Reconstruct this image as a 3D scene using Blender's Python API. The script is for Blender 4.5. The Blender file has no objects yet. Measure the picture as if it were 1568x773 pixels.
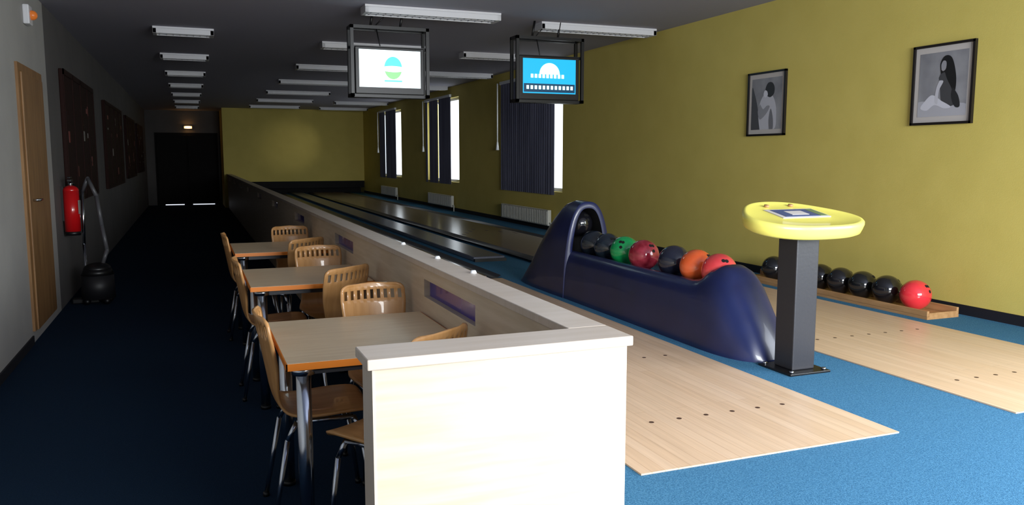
import bpy, bmesh, math, random
from mathutils import Vector, Matrix
random.seed(3)
scene=bpy.context.scene
try:
    scene.view_settings.view_transform='Standard'
    scene.view_settings.look='None'
except Exception as e: print(e)

# ---------------------------------------------------------------- helpers
def lin(c):
    return tuple(((v/255)/12.92 if v/255<=0.04045 else ((v/255+0.055)/1.055)**2.4) for v in c)
MATS={}
def mat(name,rgb,rough=0.5,metal=0.0,emit=0.0,rgb2=None,scale=20,stretch=(1,1,1),bump=0.0,coat=0.0,detail=3,bscale=None,spec=0.5):
    if name in MATS: return MATS[name]
    m=bpy.data.materials.new(name); m.use_nodes=True
    nt=m.node_tree; b=nt.nodes['Principled BSDF']
    b.inputs['Base Color'].default_value=(*lin(rgb),1)
    b.inputs['Roughness'].default_value=rough
    b.inputs['Metallic'].default_value=metal
    b.inputs['Specular IOR Level'].default_value=spec
    if coat: b.inputs['Coat Weight'].default_value=coat
    if emit:
        b.inputs['Emission Color'].default_value=(*lin(rgb),1)
        b.inputs['Emission Strength'].default_value=emit
    if rgb2 or bump:
        tc=nt.nodes.new('ShaderNodeTexCoord'); mp=nt.nodes.new('ShaderNodeMapping')
        mp.inputs['Scale'].default_value=stretch
        nt.links.new(tc.outputs['Object'],mp.inputs['Vector'])
        n=nt.nodes.new('ShaderNodeTexNoise'); n.inputs['Scale'].default_value=scale; n.inputs['Detail'].default_value=detail
        nt.links.new(mp.outputs['Vector'],n.inputs['Vector'])
        if rgb2:
            r=nt.nodes.new('ShaderNodeValToRGB')
            r.color_ramp.elements[0].position=0.35; r.color_ramp.elements[1].position=0.65
            r.color_ramp.elements[0].color=(*lin(rgb),1); r.color_ramp.elements[1].color=(*lin(rgb2),1)
            nt.links.new(n.outputs['Fac'],r.inputs['Fac']); nt.links.new(r.outputs['Color'],b.inputs['Base Color'])
        if bump:
            n2=nt.nodes.new('ShaderNodeTexNoise'); n2.inputs['Scale'].default_value=bscale or scale
            nt.links.new(mp.outputs['Vector'],n2.inputs['Vector'])
            bp=nt.nodes.new('ShaderNodeBump'); bp.inputs['Strength'].default_value=bump; bp.inputs['Distance'].default_value=0.005
            nt.links.new(n2.outputs['Fac'],bp.inputs['Height']); nt.links.new(bp.outputs['Normal'],b.inputs['Normal'])
    MATS[name]=m; return m

def plank_mat(name,c1,c2,cm,rough,bw=1.2,rh=0.055):
    m=bpy.data.materials.new(name); m.use_nodes=True
    nt=m.node_tree; b=nt.nodes['Principled BSDF']
    tc=nt.nodes.new('ShaderNodeTexCoord'); mp=nt.nodes.new('ShaderNodeMapping')
    mp.inputs['Rotation'].default_value=(0,0,math.pi/2)
    br=nt.nodes.new('ShaderNodeTexBrick')
    br.inputs['Color1'].default_value=(*lin(c1),1); br.inputs['Color2'].default_value=(*lin(c2),1)
    br.inputs['Mortar'].default_value=(*lin(cm),1); br.inputs['Scale'].default_value=1
    br.inputs['Mortar Size'].default_value=0.0012; br.inputs['Brick Width'].default_value=bw; br.inputs['Row Height'].default_value=rh
    nt.links.new(tc.outputs['Object'],mp.inputs['Vector']); nt.links.new(mp.outputs['Vector'],br.inputs['Vector'])
    mp2=nt.nodes.new('ShaderNodeMapping'); mp2.inputs['Scale'].default_value=(60,2.5,60)
    nt.links.new(tc.outputs['Object'],mp2.inputs['Vector'])
    n=nt.nodes.new('ShaderNodeTexNoise'); n.inputs['Scale'].default_value=1.0; n.inputs['Detail'].default_value=5
    nt.links.new(mp2.outputs['Vector'],n.inputs['Vector'])
    r=nt.nodes.new('ShaderNodeValToRGB'); r.color_ramp.elements[0].color=(.72,.70,.68,1); r.color_ramp.elements[1].color=(1,1,1,1)
    r.color_ramp.elements[0].position=.3; r.color_ramp.elements[1].position=.7
    nt.links.new(n.outputs['Fac'],r.inputs['Fac'])
    mx=nt.nodes.new('ShaderNodeMix'); mx.data_type='RGBA'; mx.blend_type='MULTIPLY'; mx.inputs[0].default_value=0.5
    nt.links.new(br.outputs['Color'],mx.inputs[6]); nt.links.new(r.outputs['Color'],mx.inputs[7])
    nt.links.new(mx.outputs[2],b.inputs['Base Color'])
    b.inputs['Roughness'].default_value=rough
    return m

class B:
    def __init__(s): s.bm=bmesh.new(); s.mats=[]
    def mi(s,m):
        if m not in s.mats: s.mats.append(m)
        return s.mats.index(m)
    def _fin(s,faces,m,smooth=False):
        i=s.mi(m)
        for f in faces: f.material_index=i; f.smooth=smooth
    def box(s,a,b,m,bevel=0,M=None):
        a=Vector(a); b=Vector(b)
        t=bmesh.new(); bmesh.ops.create_cube(t,size=1)
        c=(a+b)/2; d=b-a
        for v in t.verts: v.co=Vector((v.co.x*d.x+c.x,v.co.y*d.y+c.y,v.co.z*d.z+c.z))
        if bevel: bmesh.ops.bevel(t,geom=t.edges[:],offset=bevel,segments=2,affect='EDGES',profile=0.5)
        s.merge(t,m,M,False)
    def merge(s,t,m,M=None,smooth=False):
        mp={}
        for v in t.verts: mp[v]=s.bm.verts.new(M@v.co if M else v.co)
        fs=[]
        for f in t.faces:
            try: fs.append(s.bm.faces.new([mp[v] for v in f.verts]))
            except ValueError: pass
        s._fin(fs,m,smooth); t.free()
    def cyl(s,p1,p2,r1,m,r2=None,seg=16,smooth=True,caps=True):
        p1=Vector(p1); p2=Vector(p2); r2=r1 if r2 is None else r2
        t=bmesh.new(); d=p2-p1
        bmesh.ops.create_cone(t,cap_ends=caps,segments=seg,radius1=r1,radius2=r2,depth=d.length)
        M=Matrix.Translation((p1+p2)/2)@d.to_track_quat('Z','Y').to_matrix().to_4x4()
        s.merge(t,m,M,smooth)
    def tube(s,pts,r,m,seg=10):
        for i in range(len(pts)-1): s.cyl(pts[i],pts[i+1],r,m,seg=seg)
        for p in pts[1:-1]: s.sph(p,r,m,8,6)
    def sph(s,c,r,m,u=24,v=16,sc=(1,1,1)):
        t=bmesh.new(); bmesh.ops.create_uvsphere(t,u_segments=u,v_segments=v,radius=r)
        s.merge(t,m,Matrix.Translation(c)@Matrix.Diagonal((*sc,1)),True)
    def loft(s,rows,m,closed=False,smooth=True,caps=False):
        vr=[[s.bm.verts.new(p) for p in r] for r in rows]; fs=[]
        for i in range(len(vr)-1):
            n=len(vr[i])
            for j in range(n if closed else n-1):
                k=(j+1)%n
                fs.append(s.bm.faces.new([vr[i][j],vr[i][k],vr[i+1][k],vr[i+1][j]]))
        s._fin(fs,m,smooth)
        if caps:
            s._fin([s.bm.faces.new(vr[0][::-1]),s.bm.faces.new(vr[-1])],m,False)
        return vr
    def poly(s,pts,m):
        f=s.bm.faces.new([s.bm.verts.new(p) for p in pts]); s._fin([f],m)
    def obj(s,name,loc=(0,0,0),rot=(0,0,0),normals=True,recalc=True):
        if recalc: bmesh.ops.recalc_face_normals(s.bm,faces=s.bm.faces[:])
        me=bpy.data.meshes.new(name); s.bm.to_mesh(me); s.bm.free()
        for m in s.mats: me.materials.append(m)
        o=bpy.data.objects.new(name,me); o.location=loc; o.rotation_euler=rot
        scene.collection.objects.link(o); return o

# ---------------------------------------------------------------- dims
XL=-1.236; XR=5.115; YB=-2.0; YF=25.6; YC=27.6; H=2.94; ZP=0.38; XP=1.13; XW=0.94

# ---------------------------------------------------------------- materials
M_yellow=mat('yellow_paint',(216,198,106),0.75,rgb2=(211,193,101),scale=3,bump=0.15,bscale=180)
M_white=mat('white_wall_paint',(172,170,166),0.8,rgb2=(164,162,159),scale=2,bump=0.15,bscale=150)
M_wshade=mat('shaded_wall_paint',(98,95,94),0.85,rgb2=(90,88,87),scale=2,bump=0.15,bscale=150)  # wall colour darkened so the dimness of the far corridor is painted in
M_ceil=mat('ceiling_paint',(160,158,172),0.85,bump=0.1,scale=100)
M_carpet=mat('blue_carpet',(52,102,138),0.95,rgb2=(80,134,170),scale=160,bump=0.6,bscale=400,spec=0.1)
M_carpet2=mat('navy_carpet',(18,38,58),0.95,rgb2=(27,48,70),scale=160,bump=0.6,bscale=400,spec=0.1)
M_appr=plank_mat('maple_boards',(228,198,168),(221,189,157),(198,164,132),0.32)
M_lane=plank_mat('lane_boards',(150,132,114),(142,124,106),(110,92,78),0.2,2.5,0.03)
M_birch=mat('birch_laminate',(218,202,180),0.45,rgb2=(206,189,164),scale=2.5,stretch=(1.2,1.2,16),detail=7)
M_birchtop=mat('birch_laminate_top',(216,202,188),0.38,rgb2=(208,193,177),scale=2.5,stretch=(1,16,1),detail=6)
M_ply=mat('beech_plywood',(216,162,104),0.35,rgb2=(200,146,86),scale=6,stretch=(6,1,1),detail=5,coat=0.3)
M_orange=mat('orange_edge_band',(238,134,36),0.4)
M_tabletop=mat('table_laminate',(240,216,180),0.32,rgb2=(230,204,166),scale=4,stretch=(1,10,1),detail=5)
M_chrome=mat('chrome',(200,205,215),0.18,metal=1)
M_black=mat('black_plastic',(14,14,17),0.4)
M_blackm=mat('black_matte',(8,8,10),0.8)
M_steel=mat('painted_column',(44,44,50),0.42,bump=0.1,scale=60)
M_navy=mat('navy_fibreglass',(28,38,84),0.34,rgb2=(24,33,75),scale=5,coat=0.2)
M_yel=mat('yellow_plastic',(242,232,112),0.35,coat=0.2)
M_lamp=mat('white_enamel',(222,222,226),0.35)
M_lampin=mat('louvre_aluminium',(170,172,180),0.3,metal=0.8)
M_frame=mat('black_picture_frame',(24,18,18),0.4)
M_mat=mat('picture_mount',(196,190,186),0.7)
M_slat=mat('dark_blind_fabric',(112,114,136),0.8,rgb2=(84,86,106),scale=12,stretch=(1,1,.05))
M_pvc=mat('white_pvc',(225,228,232),0.35)
M_rad=mat('radiator_enamel',(205,205,196),0.4)
M_door=mat('oak_door',(150,112,70),0.5,rgb2=(128,92,54),scale=3,stretch=(6,6,0.8),detail=5)
M_ddoor=mat('dark_door',(14,12,12),0.7,spec=.2)
M_base=mat('navy_skirting',(14,16,26),0.7)
M_purple=mat('purple_acrylic',(60,44,150),0.25,coat=0.5)
M_pinewood=mat('rack_wood',(186,144,98),0.5,rgb2=(168,126,82),scale=5,stretch=(8,1,8),detail=4)
M_board=mat('dark_notice_board',(40,20,17),0.7,spec=.15)
M_grey=mat('grey_gutter',(50,52,60),0.35)
M_red=mat('extinguisher_red',(200,20,24),0.25,coat=0.4)

# ---------------------------------------------------------------- room shell
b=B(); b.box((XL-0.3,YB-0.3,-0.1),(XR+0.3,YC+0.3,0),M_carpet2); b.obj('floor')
b=B(); b.box((XP-0.02,YB,0.0),(XR,YF+0.8,ZP),M_carpet); b.obj('floor_platform')
b=B(); b.box((XL-0.3,YB-0.3,H),(XR+0.3,YC+0.3,H+0.1),M_ceil); b.obj('ceiling')
b=B()
b.box((XL-0.25,YB-0.3,0),(XL,8.95,H),M_white); b.box((XL-0.25,8.95,0),(XL,YC+0.3,H),M_wshade); b.obj('wall_left')  # far section takes the darkened colour in place of real light falloff
# right wall with windows
wins=[(-1.5,2.2),(10.9,13.35),(15.85,18.25),(20.7,23.1)]; wz0,wz1=0.98,2.72
b=B(); y=YB-0.3
for (a,c) in wins:
    b.box((XR,y,0),(XR+0.28,a,H),M_yellow)
    b.box((XR,a,0),(XR+0.28,c,wz0),M_yellow); b.box((XR,a,wz1),(XR+0.28,c,H),M_yellow); y=c
b.box((XR,y,0),(XR+0.28,YC+0.3,H),M_yellow); b.obj('wall_right')
b=B()
b.box((XW,YF,0.76),(XR,YF+0.15,H),M_yellow); b.box((XW,YF+0.15,0),(XW+0.1,YC,H),M_yellow)
b.box((XW,YF,0),(XW+0.3,YF+0.15,0.76),M_yellow)
b.obj('wall_far')
b=B(); b.box((XL-0.1,YC,0),(XR+0.2,YC+0.15,H),M_wshade); b.obj('wall_corridor_end')
# back wall with window behind the camera
bx0,bx1,bz0,bz1=1.0,4.3,1.15,2.7
b=B(); b.box((XL-0.2,YB-0.2,0),(bx0,YB,H),M_white); b.box((bx1,YB-0.2,0),(XR,YB,H),M_white)
b.box((bx0,YB-0.2,0),(bx1,YB,bz0),M_white); b.box((bx0,YB-0.2,bz1),(bx1,YB,H),M_white); b.obj('wall_back')
def winframe(name,axis,p,a,c,z0,z1,n):
    b=B(); w=0.05
    def bx(u0,u1,zz0,zz1):
        if axis=='x': b.box((p,u0,zz0),(p+0.05,u1,zz1),M_pvc,0.005)
        else: b.box((u0,p,zz0),(u1,p+0.05,zz1),M_pvc,0.005)
    bx(a,c,z0,z0+w); bx(a,c,z1-w,z1)
    for i in range(n+1):
        u=a+(c-a-w)*i/n; bx(u,u+w,z0+w,z1-w)
    b.obj(name)
for i,(a,c) in enumerate(wins): winframe('window_%d'%(i+1),'x',XR+0.09,a,c,wz0,wz1,2)
winframe('window_5','y',YB-0.12,bx0,bx1,bz0,bz1,3)
b=B(); b.box((XR-0.015,YB,ZP),(XR,YF,ZP+0.07),M_base); b.obj('baseboard_right')
b=B(); b.box((XL,YB,0),(XL+0.012,7.38,0.07),M_base); b.obj('baseboard_left')
# pit behind the lanes
b=B(); b.box((XW+0.3,YF+0.6,0.38),(XR,YF+0.65,0.76),M_blackm); b.box((XW+0.3,YF+0.02,0.55),(XR,YF+0.06,0.76),M_blackm)
b.obj('pinsetter_curtain')

# ---------------------------------------------------------------- blinds
def blinds(segs,ymax):
    b=B(); b.box((XR-0.05,segs[0][0]-0.02,wz1+0.02),(XR-0.005,ymax+0.05,wz1+0.07),M_pvc)
    for (a,c) in segs:
        n=max(1,int((c-a)/0.085))
        for i in range(n):
            yc=a+(i+0.5)*(c-a)/n
            M=Matrix.Translation((XR-0.03,yc,0))@Matrix.Rotation(math.radians(12),4,'Z')
            b.box((-0.0015,-0.047,0.93),(0.0015,0.047,wz1+0.03),M_slat,M=M)
    b.tube([(XR-0.06,ymax+0.12,wz1+0.05),(XR-0.06,ymax+0.12,1.75)],0.012,M_pvc,6)
    b.cyl((XR-0.06,ymax+0.12,1.62),(XR-0.06,ymax+0.12,1.76),0.03,M_pvc,0.015)
    b.obj('vertical_blind')
blinds([(11.15,13.35)],13.35)
blinds([(16.35,17.15),(17.3,17.9),(18.1,18.25)],18.25)
blinds([(21.2,22.3),(22.5,23.1)],23.1)
# radiators
for (a,c) in [(11.2,13.2),(16.1,17.9),(21.0,22.8)]:
    b=B(); b.box((XR-0.1,a,ZP+0.08),(XR-0.04,c,ZP+0.32),M_rad,0.01)
    n=int((c-a)/0.07)
    for i in range(n):
        yy=a+0.03+i*(c-a-0.06)/n; b.box((XR-0.107,yy,ZP+0.1),(XR-0.099,yy+0.035,ZP+0.3),M_rad)
    b.box((XR-0.04,a+0.2,ZP+0.15),(XR,a+0.25,ZP+0.25),M_rad); b.box((XR-0.04,c-0.25,ZP+0.15),(XR,c-0.2,ZP+0.25),M_rad)
    b.tube([(XR-0.07,a,ZP+0.12),(XR-0.07,a-0.08,ZP+0.12),(XR-0.07,a-0.08,ZP)],0.012,M_rad)
    b.obj('radiator')

# ---------------------------------------------------------------- lanes
L1=(1.44,2.65); L2=(3.33,4.58); YA=2.395; YFO=6.95
M_dot=mat('lane_marker',(70,46,36),0.5)
for k,(x0,x1) in enumerate((L1,L2)):
    b=B(); b.box((x0,YA,ZP),(x1,YFO,ZP+0.006),M_appr)
    cx=(x0+x1)/2
    for yy in (2.87,3.85,6.7):
        for i in range(-3,4):
            b.cyl((cx+i*0.137,yy,ZP+0.006),(cx+i*0.137,yy,ZP+0.0068),0.011,M_dot,seg=12,smooth=False)
    b.box((x0,YFO,ZP),(x1,YFO+0.02,ZP+0.007),M_black)
    lx0,lx1=cx-0.46,cx+0.46
    b.box((lx0,YFO+0.02,ZP),(lx1,YF+0.3,ZP+0.03),M_lane)
    for s0,s1 in ((x0,lx0),(lx1,x1)):   # gutters
        rows=[]
        for yy in (YFO+0.02,YF+0.3):
            rows.append([(s0+(s1-s0)*t/8,yy,ZP+0.03-0.028*math.sin(math.pi*t/8)) for t in range(9)])
        b.loft(rows,M_grey)
    for i in range(-3,4):  # arrows
        yy=YFO+4.6-abs(i)*0.25; xx=cx+i*0.13
        b.poly([(xx-0.02,yy,ZP+0.031),(xx+0.02,yy,ZP+0.031),(xx,yy+0.18,ZP+0.031)],M_dot)
    b.obj('bowling_lane',recalc=True)
M_cap=mat('ball_track_cover',(96,100,116),0.25)
b=B(); b.box((2.80,8.2,ZP),(3.16,YF+0.3,ZP+0.05),M_cap,0.012); b.box((2.80,8.15,ZP),(3.16,8.2,ZP+0.03),M_black)
b.obj('ball_track_cover')
b=B(); b.box((1.36,YFO,ZP),(1.43,YF,ZP+0.06),mat('yellow_trim',(150,140,70),0.5)); b.obj('trim_1')

# ---------------------------------------------------------------- partition
def slotwall():
    b=B(); z0,z1=0.83,0.915; xi,xo=1.03,XP; ye=YF-0.005; ys=1.97; xl=.408
    b.box((xi,ys,0),(xo,ye,z0),M_birch); b.box((xi,ys,z1),(xo,ye,0.972),M_birch)
    slots=[(3.0+2.6*i,3.76+2.6*i) for i in range(9)]
    y=ys
    for a,c in slots:
        b.box((xi,y,z0),(xo,a,z1),M_birch); b.box((xi+0.03,a,z0),(xo-0.02,c,z1),M_purple); y=c
    b.box((xi,y,z0),(xo,ye,z1),M_birch)
    b.box((xl,ys,0),(xi,ys+0.12,0.972),M_birch)
    b.box((xl-.006,ys-0.002,0),(xl+.001,ys+0.122,0.972),M_birchtop)
    b.box((xi-0.015,ys+0.145,0.972),(xo+0.012,ye,1.0),M_birchtop,0.003)
    b.box((xl-.02,ys-0.015,0.972),(xo+0.012,ys+0.145,1.0),M_birchtop,0.003)
    for yy in (4.55,3.85,3.3): b.cyl((xo-0.005,yy,1.0),(xo-0.005,yy,1.012),0.016,M_pvc,0.01)
    b.obj('partition_low_wall')
slotwall()

# ---------------------------------------------------------------- tables
def table(y0,d=0.82):
    x0,x1=0.295,1.02; b=B()
    b.box((x0+0.004,y0+0.004,0.722),(x1-0.004,y0+d-0.004,0.75),M_tabletop)
    b.box((x0,y0,0.723),(x1,y0+0.0045,0.749),M_orange); b.box((x0,y0+d-0.0045,0.723),(x1,y0+d,0.749),M_orange)
    b.box((x0,y0,0.723),(x0+0.0045,y0+d,0.749),M_orange); b.box((x1-0.0045,y0,0.723),(x1,y0+d,0.749),M_orange)
    b.box((x0+0.07,y0+0.06,0.69),(x1-0.07,y0+0.09,0.722),M_steel); b.box((x0+0.07,y0+d-0.09,0.69),(x1-0.07,y0+d-0.06,0.722),M_steel)
    for xx in (x0+0.07,x1-0.08):
        for yy in (y0+0.08,y0+d-0.08):
            b.cyl((xx,yy,0.015),(xx,yy,0.7),0.028,M_chrome,seg=24); b.cyl((xx,yy,0.69),(xx,yy,0.722),0.045,M_chrome,seg=24)
            b.cyl((xx,yy,0),(xx,yy,0.02),0.03,M_black,seg=24)
    b.obj('dining_table')
for y0 in (2.98,4.86,6.64): table(y0)

# ---------------------------------------------------------------- chairs
def cat(P,n):
    out=[]
    for i in range(len(P)-1):
        p0=Vector(P[max(i-1,0)]); p1=Vector(P[i]); p2=Vector(P[i+1]); p3=Vector(P[min(i+2,len(P)-1)])
        for j in range(n):
            t=j/n; out.append(0.5*((2*p1)+(-p0+p2)*t+(2*p0-5*p1+4*p2-p3)*t*t+(-p0+3*p1-3*p2+p3)*t**3))
    out.append(Vector(P[-1])); return out
def chair(x,y,rz,name='dining_chair',sx_=1.0):
    b=B()
    P=[(.205,.412,.12),(.198,.43,.165),(.17,.447,.188),(.08,.448,.198),(-.04,.442,.195),(-.13,.45,.175),(-.175,.485,.155),(-.197,.54,.15),
       (-.212,.62,.165),(-.226,.70,.182),(-.238,.77,.19)]
    S=cat([(p[0],p[1],p[2]) for p in P],3)
    S+= [Vector((-.243,.79,.191)),Vector((-.250,.835,.189)),Vector((-.254,.852,.182)),Vector((-.257,.863,.168)),Vector((-.259,.870,.14))]
    nslot_row=len(S)-5
    NC=19
    vs=[]
    for k,s in enumerate(S):
        row=[]
        for j in range(NC+1):
            u=-1+2*j/NC; xx=u*s[2]
            bk=min(1,max(0,(s[1]-.46)/.2))
            yy=s[0]+bk*0.035*u*u; zz=s[1]+(1-bk)*0.012*u*u
            row.append(b.bm.verts.new((xx*sx_,yy,zz)))
        vs.append(row)
    i=b.mi(M_ply)
    for k in range(len(vs)-1):
        for j in range(NC):
            if k==nslot_row and j%2==1 and 1<=j<=NC-2: continue
            f=b.bm.faces.new([vs[k][j],vs[k][j+1],vs[k+1][j+1],vs[k+1][j]]); f.material_index=i; f.smooth=True
    bmesh.ops.recalc_face_normals(b.bm,faces=b.bm.faces[:])
    bmesh.ops.solidify(b.bm,geom=b.bm.faces[:],thickness=0.011)
    for f in b.bm.faces: f.material_index=i
    for sx in (-sx_,sx_):
        b.tube([(sx*.15,.12,.430),(sx*.162,.15,.36),(sx*.182,.195,0.006)],.0105,M_chrome)
        b.tube([(sx*.15,-.11,.430),(sx*.162,-.15,.36),(sx*.182,-.215,0.006)],.0105,M_chrome)
        b.tube([(sx*.15,.12,.428),(sx*.15,-.11,.428)],.0105,M_chrome)
        for yy in (.195,-.215): b.cyl((sx*.182,yy,0),(sx*.182,yy,.018),.014,M_black,seg=10)
    b.tube([(-.15*sx_,.09,.424),(.15*sx_,.09,.424)],.010,M_chrome); b.tube([(-.15*sx_,-.09,.428),(.15*sx_,-.09,.428)],.010,M_chrome)
    b.obj(name,(x,y,0),(0,0,rz),recalc=False)
R=math.radians
for (yt) in (2.98,4.86,6.64):
    chair(.47,yt+.46,R(-90))
    chair(.84,yt+.80,R(183),sx_=.88)
    chair(.70,yt+.02,R(38))

# ---------------------------------------------------------------- ball return
def arch(y,w,h,n,N=40,flare=0.0,chan=0.0,cw=0.125,cx=2.95):
    out=[]
    for i in range(N+1):
        th=math.pi*i/N; c=math.cos(th); s=math.sin(th)
        x=-w*math.copysign(abs(c)**(2/n),c); z=h*abs(s)**(2/n)
        x*=1+flare*(1-z/max(h,1e-4))
        if chan and abs(x)<cw: z-=chan*math.cos(math.pi/2*x/cw)**0.7
        out.append((cx+x,y,ZP+z))
    return out
b=B()
prof=[(3.53,.05,.01,2.2,0),(3.55,.10,.07,2.3,0),(3.60,.14,.16,2.4,0),(3.67,.165,.26,2.5,0),(3.74,.18,.355,2.6,0),(3.80,.187,.43,2.8,0),(3.86,.19,.475,3,0),
      (3.92,.192,.492,3,0),(3.97,.192,.485,3.2,0.02),(4.01,.192,.45,3.6,.06),(4.05,.192,.41,4.5,.075),(4.12,.192,.388,5.5,.075),(4.9,.192,.385,5.5,.075),(5.9,.192,.385,5.5,.075),(6.2,.192,.385,5.5,.075)]
rows=[arch(y,w,h,n,flare=.12,chan=c) for y,w,h,n,c in prof]
b.loft(rows,M_navy)
b.poly(rows[0],M_navy)
hood=[(5.80,.196,.765,2.7),(5.95,.198,.77,2.7),(6.06,.20,.745,2.7),(6.2,.20,.66,2.7),(6.32,.20,.56,2.7),(6.44,.198,.44,2.6),(6.56,.19,.31,2.5),(6.68,.18,.18,2.4),(6.78,.16,.07,2.3),(6.83,.14,.0,2.2)]
rows=[arch(y,w,h,n,flare=.12) for y,w,h,n in hood]
b.loft(rows,M_navy)
o=arch(5.80,.196,.765,2.7,flare=.12); i1=arch(5.785,.18,.748,2.7,flare=.1); i2=arch(5.79,.15,.715,2.7,flare=.06); i3=arch(6.0,.145,.70,2.7,flare=.06)
b.loft([o,i1,i2],M_navy); b.loft([i2,i3],M_blackm); b.poly(i3,M_blackm)
b.obj('ball_return')
def ball(x,y,z,col,name='bowling_ball',r=.108,rgb2=None,rot=0):
    b=B(); m=mat('ball_%d_%d_%d'%col,col,0.12,rgb2=rgb2,scale=9,coat=0.6)
    b.sph((0,0,0),r,m,40,24)
    for a,e in ((-1.9,.75),(-1.65,.72),(-1.78,.35)):
        d=Vector((math.cos(a+rot)*math.cos(e),math.sin(a+rot)*math.cos(e),math.sin(e)))
        b.cyl(d*(r-.002),d*(r+.0006),.012,M_blackm,seg=14,smooth=False)
    b.obj(name,(x,y,z))
zc=.815
for (yy,c,c2,rt,dx) in [(4.05,(224,64,70),(232,84,84),0,-.0),(4.285,(240,100,46),(246,118,66),.8,.0),(4.54,(34,38,56),None,2,0),(4.93,(130,20,38),(196,70,88),.4,0),
                 (5.2,(16,150,84),(30,180,96),-.6,0),(5.46,(26,34,48),(40,56,66),.2,0),(5.70,(30,38,48),None,.9,0)]:
    ball(2.95+dx,yy,zc,c,rgb2=c2,rot=rt)
ball(2.95,6.0-.05,.93+.03,(22,22,28),rot=.5)

# ball rack by the wall
b=B(); b.box((4.70,4.07,ZP),(5.0,6.2,ZP+.02),M_pinewood); b.box((4.70,4.07,ZP+.02),(4.72,6.2,ZP+.06),M_pinewood,.003); b.box((4.98,4.07,ZP+.02),(5.0,6.2,ZP+.07),M_pinewood,.003)
b.box((4.72,4.07,ZP+.02),(4.98,4.085,ZP+.045),M_pinewood)
b.obj('ball_rack')
for yy,c in ((4.31,(226,54,64)),(4.57,(24,24,28)),(4.81,(22,24,26)),(5.04,(26,26,30)),(5.27,(22,22,24)),(5.5,(24,26,30)),(5.85,(24,26,30))):
    ball(4.85,yy,ZP+.129,c,rot=random.random()*2)

# ---------------------------------------------------------------- scoring console
cx,cy=2.95,3.37
b=B()
b.box((cx-.13,cy-.13,ZP),(cx+.13,cy+.13,ZP+.012),M_black,.003)
b.box((cx-.072,cy-.072,ZP+.012),(cx+.072,cy+.072,1.13),M_steel,.006)
for sx in (-1,1):
    for sy in (-1,1): b.cyl((cx+sx*.105,cy+sy*.105,ZP+.012),(cx+sx*.105,cy+sy*.105,ZP+.022),.012,M_chrome,seg=8)
T=Matrix.Translation((cx+.01,cy+.02,1.2))@Matrix.Rotation(R(11),4,'X')
def ring(sc,z):
    out=[]
    for i in range(72):
        th=2*math.pi*i/72; r=1+.075*math.cos(3*(th-math.pi*.5))
        out.append(T@Vector((.338*r*sc*math.cos(th)*1.0,.262*r*sc*math.sin(th),z)))
    return out
rr=[ring(.5,-.075),ring(.9,-.073),ring(.965,-.062),ring(.985,-.04),ring(1.0,-.02),ring(.995,-.006),ring(.97,.002),ring(.93,.004),ring(.90,.0),ring(.5,.0)]
b.loft(rr,M_yel,closed=True,caps=True)
def tb(a,c,m): b.box(a,c,m,M=T)
tb((-.15,-.06,.0),(.16,.10,.004),M_mat)
M_lb=mat('label_blue',(60,80,130),0.3)
tb((-.12,-.045,.004),(.10,.085,.006),M_lb); tb((-.06,-.02,.006),(.05,.05,.0075),M_mat)
M_grm=mat('label_green',(110,130,90),0.4); tb((.105,-.045,.004),(.15,.085,.006),M_grm)
for xx in (-.08,.08): b.cyl(T@Vector((xx,.165,0)),T@Vector((xx,.165,.012)),.014,M_pinewood)
b.obj('scoring_console')

# ---------------------------------------------------------------- lamps
def lamp(xc,y,L,D=.22):
    b=B(); x0,x1=xc-L/2,xc+L/2; h=.075; z1=H; z0=H-h
    b.box((x0,y,z1-.02),(x1,y+D,z1),M_lamp)
    b.box((x0,y,z0),(x1,y+.02,z1-.02),M_lamp,.004); b.box((x0,y+D-.02,z0),(x1,y+D,z1-.02),M_lamp,.004)
    b.box((x0,y,z0),(x0+.04,y+D,z1-.02),M_lamp,.004); b.box((x1-.04,y,z0),(x1,y+D,z1-.02),M_lamp,.004)
    b.box((x0,y+D/2-.008,z0+.004),(x1,y+D/2+.008,z1-.02),M_lamp)
    n=int(L/.07)
    for i in range(1,n): b.box((x0+i*L/n-.002,y+.02,z0+.006),(x0+i*L/n+.002,y+D-.02,z1-.03),M_lampin)
    for yy in (y+.065,y+D-.065): b.cyl((x0+.04,yy,z0+.045),(x1-.04,yy,z0+.045),.012,M_lamp,seg=10)
    b.obj('ceiling_lamp')
for i in range(7): lamp(2.3,7.85+2.68*i,1.38)
for i in range(7): lamp(4.28,8.15+2.68*i,1.42)
for i in range(7): lamp(0.0,10.0+2.5*i,.64)

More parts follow.
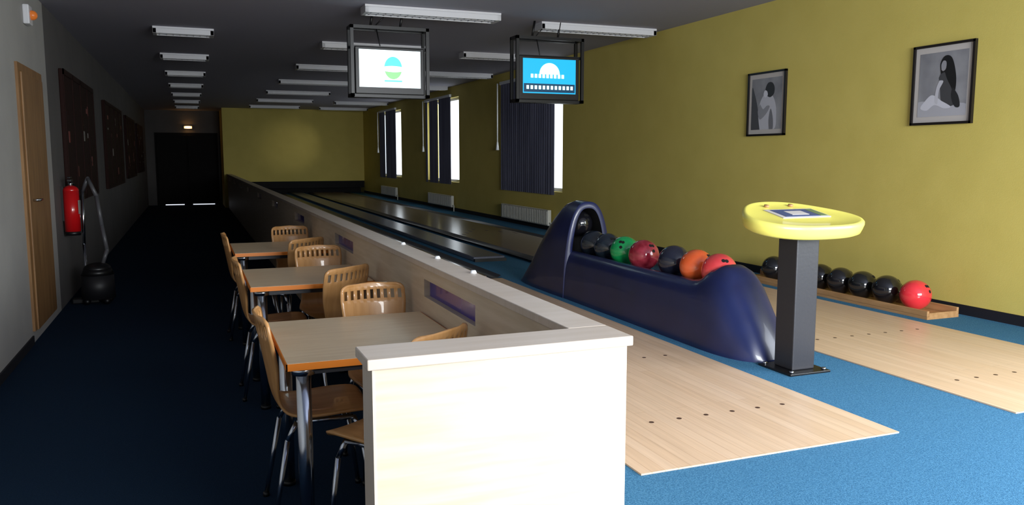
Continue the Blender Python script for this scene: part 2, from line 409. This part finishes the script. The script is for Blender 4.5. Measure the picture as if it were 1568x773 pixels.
# ---------------------------------------------------------------- monitors
M_scr1=mat('screen_white',(222,240,244),0.3,emit=1.5)
M_scr1b=mat('screen_cyan',(70,190,205),0.3,emit=1.2)
M_scr1c=mat('screen_green',(120,200,120),0.3,emit=1.2)
M_scr2=mat('screen_blue',(24,150,196),0.3,emit=1.3)
M_scr2w=mat('screen_pale',(190,235,240),0.3,emit=1.3)
M_scr2d=mat('screen_dark',(20,60,90),0.3,emit=.6)
def monitor(xc,zc,kind):
    b=B(); y=8.1; w,h=.70,.46
    b.box((xc-w/2,y,zc-h/2),(xc+w/2,y+.05,zc+h/2),M_black,.008)
    b.box((xc-w/2+.12,y+.05,zc-h/2+.06),(xc+w/2-.12,y+.10,zc+h/2-.06),M_black,.01)
    sw,sh=.62,.365; zs=zc+.02
    q=lambda x,z,d=.0015:(xc+x,y-d,zs+z)
    base={1:M_scr1,2:M_scr2}[kind]
    b.box((xc-sw/2,y-.001,zs-sh/2),(xc+sw/2,y+.002,zs+sh/2),base)
    def disc(x,z,rx,rz,m,d,a0=0,a1=360):
        b.poly([q(x+rx*math.cos(R(a0+(a1-a0)*i/30)),z+rz*math.sin(R(a0+(a1-a0)*i/30)),d) for i in range(31 if a1-a0<360 else 30)],m)
    if kind==1:
        disc(.03,.01,.09,.11,M_scr1c,.002,180,360); disc(.03,.01,.09,.11,M_scr1b,.002,0,180)
        disc(.03,-.0,.13,.03,M_scr1,.003); b.poly([q(-.06,-.11),q(.12,-.11),q(.12,-.125),q(-.06,-.125)],M_scr1b)
    else:
        disc(.0,.02,.12,.12,M_scr2w,.002,0,180)
        for i in range(9): b.poly([q(-.22+i*.045,-.02,.003),q(-.19+i*.045,-.02,.003),q(-.19+i*.045,.02,.003),q(-.22+i*.045,.02,.003)],M_scr1)
        b.poly([q(-.3,-.17,.002),q(.3,-.17,.002),q(.3,-.08,.002),q(-.3,-.08,.002)],M_scr2d)
        for i in range(12): b.poly([q(-.27+i*.047,-.14,.003),q(-.24+i*.047,-.14,.003),q(-.24+i*.047,-.1,.003),q(-.27+i*.047,-.1,.003)],M_scr2w)
    t=.016
    x0,x1=xc-w/2-.03,xc+w/2+.03; zt=zc+h/2+.20; zb=zc-h/2-.03
    for xx in (x0,x1): b.box((xx-t,y-.03,zb),(xx+t,y+.0,zt),M_black); b.box((xx-t,y+.13,zb),(xx+t,y+.16,zt),M_black); b.box((xx-t,y-.03,zb),(xx+t,y+.16,zb+2*t),M_black); b.box((xx-t,y-.03,zt-2*t),(xx+t,y+.16,zt),M_black)
    b.box((x0,y-.03,zt-2*t),(x1,y,zt),M_black); b.box((x0,y+.13,zt-2*t),(x1,y+.16,zt),M_black)
    b.box((x0,y+.02,zb),(x1,y+.16,zb+2*t),M_black); b.box((x0,y+.02,zc+h/2-.02),(x1,y+.05,zc+h/2+.01),M_black)
    for dx in (-.18,.12): b.tube([(xc+dx,y+.06,zt),(xc+dx+.03,y+.06,H)],.012,M_black)
    b.tube([(xc-.05,y+.08,zc+.1),(xc-.12,y+.09,zt+.02),(xc+.02,y+.1,H)],.006,M_black,6)
    b.obj('ceiling_monitor')
monitor(1.90,2.35,1); monitor(3.64,2.34,2)

# ---------------------------------------------------------------- pictures
G=lambda v,w=None:mat('print_grey_%d'%v,(v,v,int(v*1.05)),0.5)
def picture(y0,y1,z0,z1,kind):
    b=B(); x=XR; fw=.018
    for a,c in (((y0,z0),(y1,z0+fw)),((y0,z1-fw),(y1,z1)),((y0,z0),(y0+fw,z1)),((y1-fw,z0),(y1,z1))):
        b.box((x-.025,a[0],a[1]),(x,c[0],c[1]),M_frame)
    b.box((x-.01,y0+fw,z0+fw),(x-.004,y1-fw,z1-fw),M_mat)
    my,mz=.055,.06
    py0,py1,pz0,pz1=y0+my,y1-my,z0+mz,z1-mz
    m=mat('print_back_%d'%kind,(128,128,134),0.5,rgb2=(160,160,164),scale=4)
    b.box((x-.0115,py0,pz0),(x-.010,py1,pz1),m)
    W=py1-py0; Hh=pz1-pz0
    lay=[0]
    def P(pts,g):
        lay[0]+=1; d=.0118+.0003*lay[0]
        Q=cat([(p[0],p[1],0) for p in pts+[pts[0]]],5)[:-1]
        b.poly([(x-d,py1-W*min(1,max(0,p[0])),pz0+Hh*min(1,max(0,p[1]))) for p in Q],G(g))
    if kind==2:
        P([(.0,.0),(1,.0),(1,.17),(.6,.2),(.0,.24)],178)
        P([(.42,.60),(.50,.72),(.62,.74),(.72,.62),(.74,.40),(.80,.20),(.62,.14),(.50,.22),(.46,.42)],70)
        P([(.50,.24),(.30,.34),(.14,.24),(.06,.14),(.20,.10),(.36,.18),(.56,.12),(.70,.14)],208)
        P([(.44,.56),(.38,.44),(.36,.24),(.42,.20),(.44,.40),(.52,.54)],196)
        P([(.46,.66),(.44,.82),(.52,.93),(.64,.92),(.72,.80),(.78,.56),(.76,.36),(.66,.48),(.58,.60),(.54,.68)],24)
        P([(.47,.72),(.46,.80),(.50,.86),(.56,.84),(.56,.74),(.51,.70)],150)
        P([(.72,.44),(.84,.30),(.88,.14),(.78,.14),(.70,.3)],40)
    else:
        P([(.0,.0),(.30,.0),(.22,.4),(.10,.7),(.0,.8)],80)
        P([(.30,.0),(.24,.30),(.30,.55),(.46,.70),(.66,.68),(.80,.50),(.84,.25),(.78,.0)],196)
        P([(.50,.66),(.46,.78),(.54,.90),(.68,.90),(.76,.80),(.74,.68),(.62,.62)],52)
        P([(.30,.50),(.22,.36),(.30,.20),(.50,.30),(.62,.44),(.52,.46),(.40,.40)],150)
        P([(.46,.62),(.40,.68),(.44,.76),(.52,.74),(.54,.66)],216)
        P([(.62,.0),(.60,.2),(.66,.4),(.74,.2),(.74,.0)],120)
    b.obj('framed_picture')
picture(6.08,6.62,1.70,2.30,1); picture(4.15,4.67,1.735,2.315,2)

# ---------------------------------------------------------------- left wall stuff
b=B()
b.box((XL,7.40,.1),(XL+.02,8.52,2.24),M_door); b.box((XL+.02,7.47,.1),(XL+.035,8.45,2.17),M_door,.004)
b.tube([(XL+.035,7.6,1.15),(XL+.08,7.6,1.15),(XL+.08,7.72,1.15)],.01,M_chrome); b.obj('door_1')
b=B()
b.box((-0.98,YC-.05,0),(.86,YC,2.25),M_ddoor)
for x0,x1 in ((-.93,-.06),(-.04,.81)): b.box((x0,YC-.08,.03),(x1,YC-.05,2.18),M_ddoor,.01)
M_gap=mat('daylight_under_door',(220,225,235),.5,emit=1.2)
b.box((-.75,YC-.07,0.001),(-.2,YC-.06,.028),M_gap); b.box((.05,YC-.07,0.001),(.7,YC-.06,.028),M_gap)
b.obj('door_2')
M_note=mat('note_paper',(130,125,120),.6); M_rednote=mat('red_note',(110,24,20),.5)
def board(y0,y1,z0,z1):
    b=B(); x=XL; b.box((x,y0,z0),(x+.04,y1,z1),M_board,.008)
    b.box((x+.04,y0,z1-.06),(x+.05,y1,z1),M_board); b.box((x+.04,y0,z0),(x+.05,y1,z0+.06),M_board)
    n=max(2,int((y1-y0)/.7))
    for i in range(n+1):
        yy=y0+(y1-y0-.05)*i/n; b.box((x+.04,yy,z0),(x+.05,yy+.05,z1),M_board)
    for i in range(14):
        yy=random.uniform(y0+.1,y1-.2); zz=random.uniform(z0+.15,z1-.25)
        b.box((x+.04,yy,zz),(x+.044,yy+random.choice((.05,.09,.14)),zz+random.choice((.03,.06,.12))),random.choice((M_note,M_rednote,M_board)))
    b.obj('notice_board')
board(9.75,12.6,1.0,2.42); board(14.2,17.6,1.0,2.38); board(18.7,21.6,1.05,2.36); board(22.6,25.2,1.1,2.34)
# fire extinguisher
b=B(); ex,ey=XL+.09,9.4
b.cyl((ex,ey,.74),(ex,ey,1.16),.075,M_red,seg=28); b.sph((ex,ey,1.16),.075,M_red,sc=(1,1,.7)); b.cyl((ex,ey,.70),(ex,ey,.74),.07,M_black,.075,seg=28)
b.cyl((ex,ey,1.2),(ex,ey,1.25),.022,M_chrome); b.box((ex-.02,ey-.09,1.25),(ex+.02,ey+.05,1.275),M_black,.004); b.box((ex-.015,ey-.1,1.285),(ex+.015,ey+.03,1.30),M_black,.004)
b.tube([(ex,ey+.03,1.24),(ex+.02,ey+.1,1.22),(ex+.03,ey+.12,1.05),(ex+.03,ey+.10,.85)],.012,M_black); b.box((ex+.066,ey-.05,.92),(ex+.078,ey+.04,1.06),M_note)
b.box((XL,ey-.03,.85),(ex-.06,ey+.03,1.2),M_black); b.obj('fire_extinguisher')
# vacuum cleaner
b=B(); vx,vy=-.93,9.25; M_vac=mat('vacuum_grey',(28,28,32),.5); M_hose=mat('hose_grey',(80,80,84),.4)
b.cyl((vx,vy,.06),(vx,vy,.30),.16,M_vac,.15,seg=28); b.cyl((vx,vy,.30),(vx,vy,.36),.155,M_black,.13,seg=28); b.sph((vx,vy,.36),.13,M_black,sc=(1,1,.5))
for a in range(4): b.sph((vx+.13*math.cos(a*1.57+.7),vy+.13*math.sin(a*1.57+.7),.035),.035,M_black,12,8)
b.tube([(vx-.12,vy+.12,.04),(vx-.13,vy+.2,.6),(vx-.12,vy+.25,1.15)],.016,M_chrome)
b.tube([(vx-.12,vy+.25,1.15),(vx-.06,vy+.2,1.28),(vx+.02,vy+.12,1.1),(vx+.06,vy+.05,.8),(vx+.1,vy,.55),(vx+.05,vy,.4)],.02,M_hose)
b.box((vx-.25,vy+.02,.0),(vx+.0,vy+.14,.05),M_black,.01); b.obj('vacuum_cleaner')
# siren
b=B(); b.box((XL,7.9,2.60),(XL+.05,8.06,2.76),M_lamp,.01); b.sph((XL+.06,7.98,2.68),.04,mat('amber_lens',(220,120,50),.3,emit=.15)); b.obj('alarm_siren')
# exit lamp
b=B(); b.box((-.12,YC-.06,2.38),(.12,YC,2.46),M_lamp); b.sph((0,YC-.09,2.42),.05,mat('warm_bulb',(255,190,110),.3,emit=14),sc=(2,.6,.6)); b.obj('wall_lamp')

# ---------------------------------------------------------------- lights
def area(name,loc,rot,sx,sy,e,col,spread=180):
    l=bpy.data.lights.new(name,'AREA'); l.shape='RECTANGLE'; l.size=sx; l.size_y=sy; l.energy=e; l.color=col; l.spread=math.radians(spread)
    o=bpy.data.objects.new(name,l); o.location=loc; o.rotation_euler=rot; scene.collection.objects.link(o); return o
area('window_daylight',((bx0+bx1)/2,YB-.16,(bz0+bz1)/2),(R(90-22),0,R(-12)),bx1-bx0-.1,bz1-bz0-.1,330,(.95,.98,1.0),130)
area('side_window_daylight',(XR+.06,.35,1.85),(0,R(90-15),0),1.6,3.5,170,(.88,.94,1.0),150)
sp=bpy.data.lights.new('far_window_beam','SPOT'); sp.energy=45; sp.spot_size=R(30); sp.spot_blend=1.0; sp.color=(1,.95,.8); sp.shadow_soft_size=.1
o=bpy.data.objects.new('far_window_beam',sp); o.location=(4.9,22.4,2.2); scene.collection.objects.link(o)
o.rotation_euler=(Vector((2.95,25.6,1.85))-Vector(o.location)).to_track_quat('-Z','Y').to_euler()
w=bpy.data.worlds.new('World'); scene.world=w; w.use_nodes=True
bg=w.node_tree.nodes['Background']; bg.inputs[0].default_value=(.86,.94,1,1); bg.inputs[1].default_value=2.5

# ---------------------------------------------------------------- camera
c=bpy.data.cameras.new('camera'); co=bpy.data.objects.new('camera',c); scene.collection.objects.link(co)
co.location=(0,0,1.5); co.rotation_euler=(R(90-6.72),0,R(-21.59)); c.sensor_width=36; c.lens=28.47; c.clip_end=200
scene.camera=co
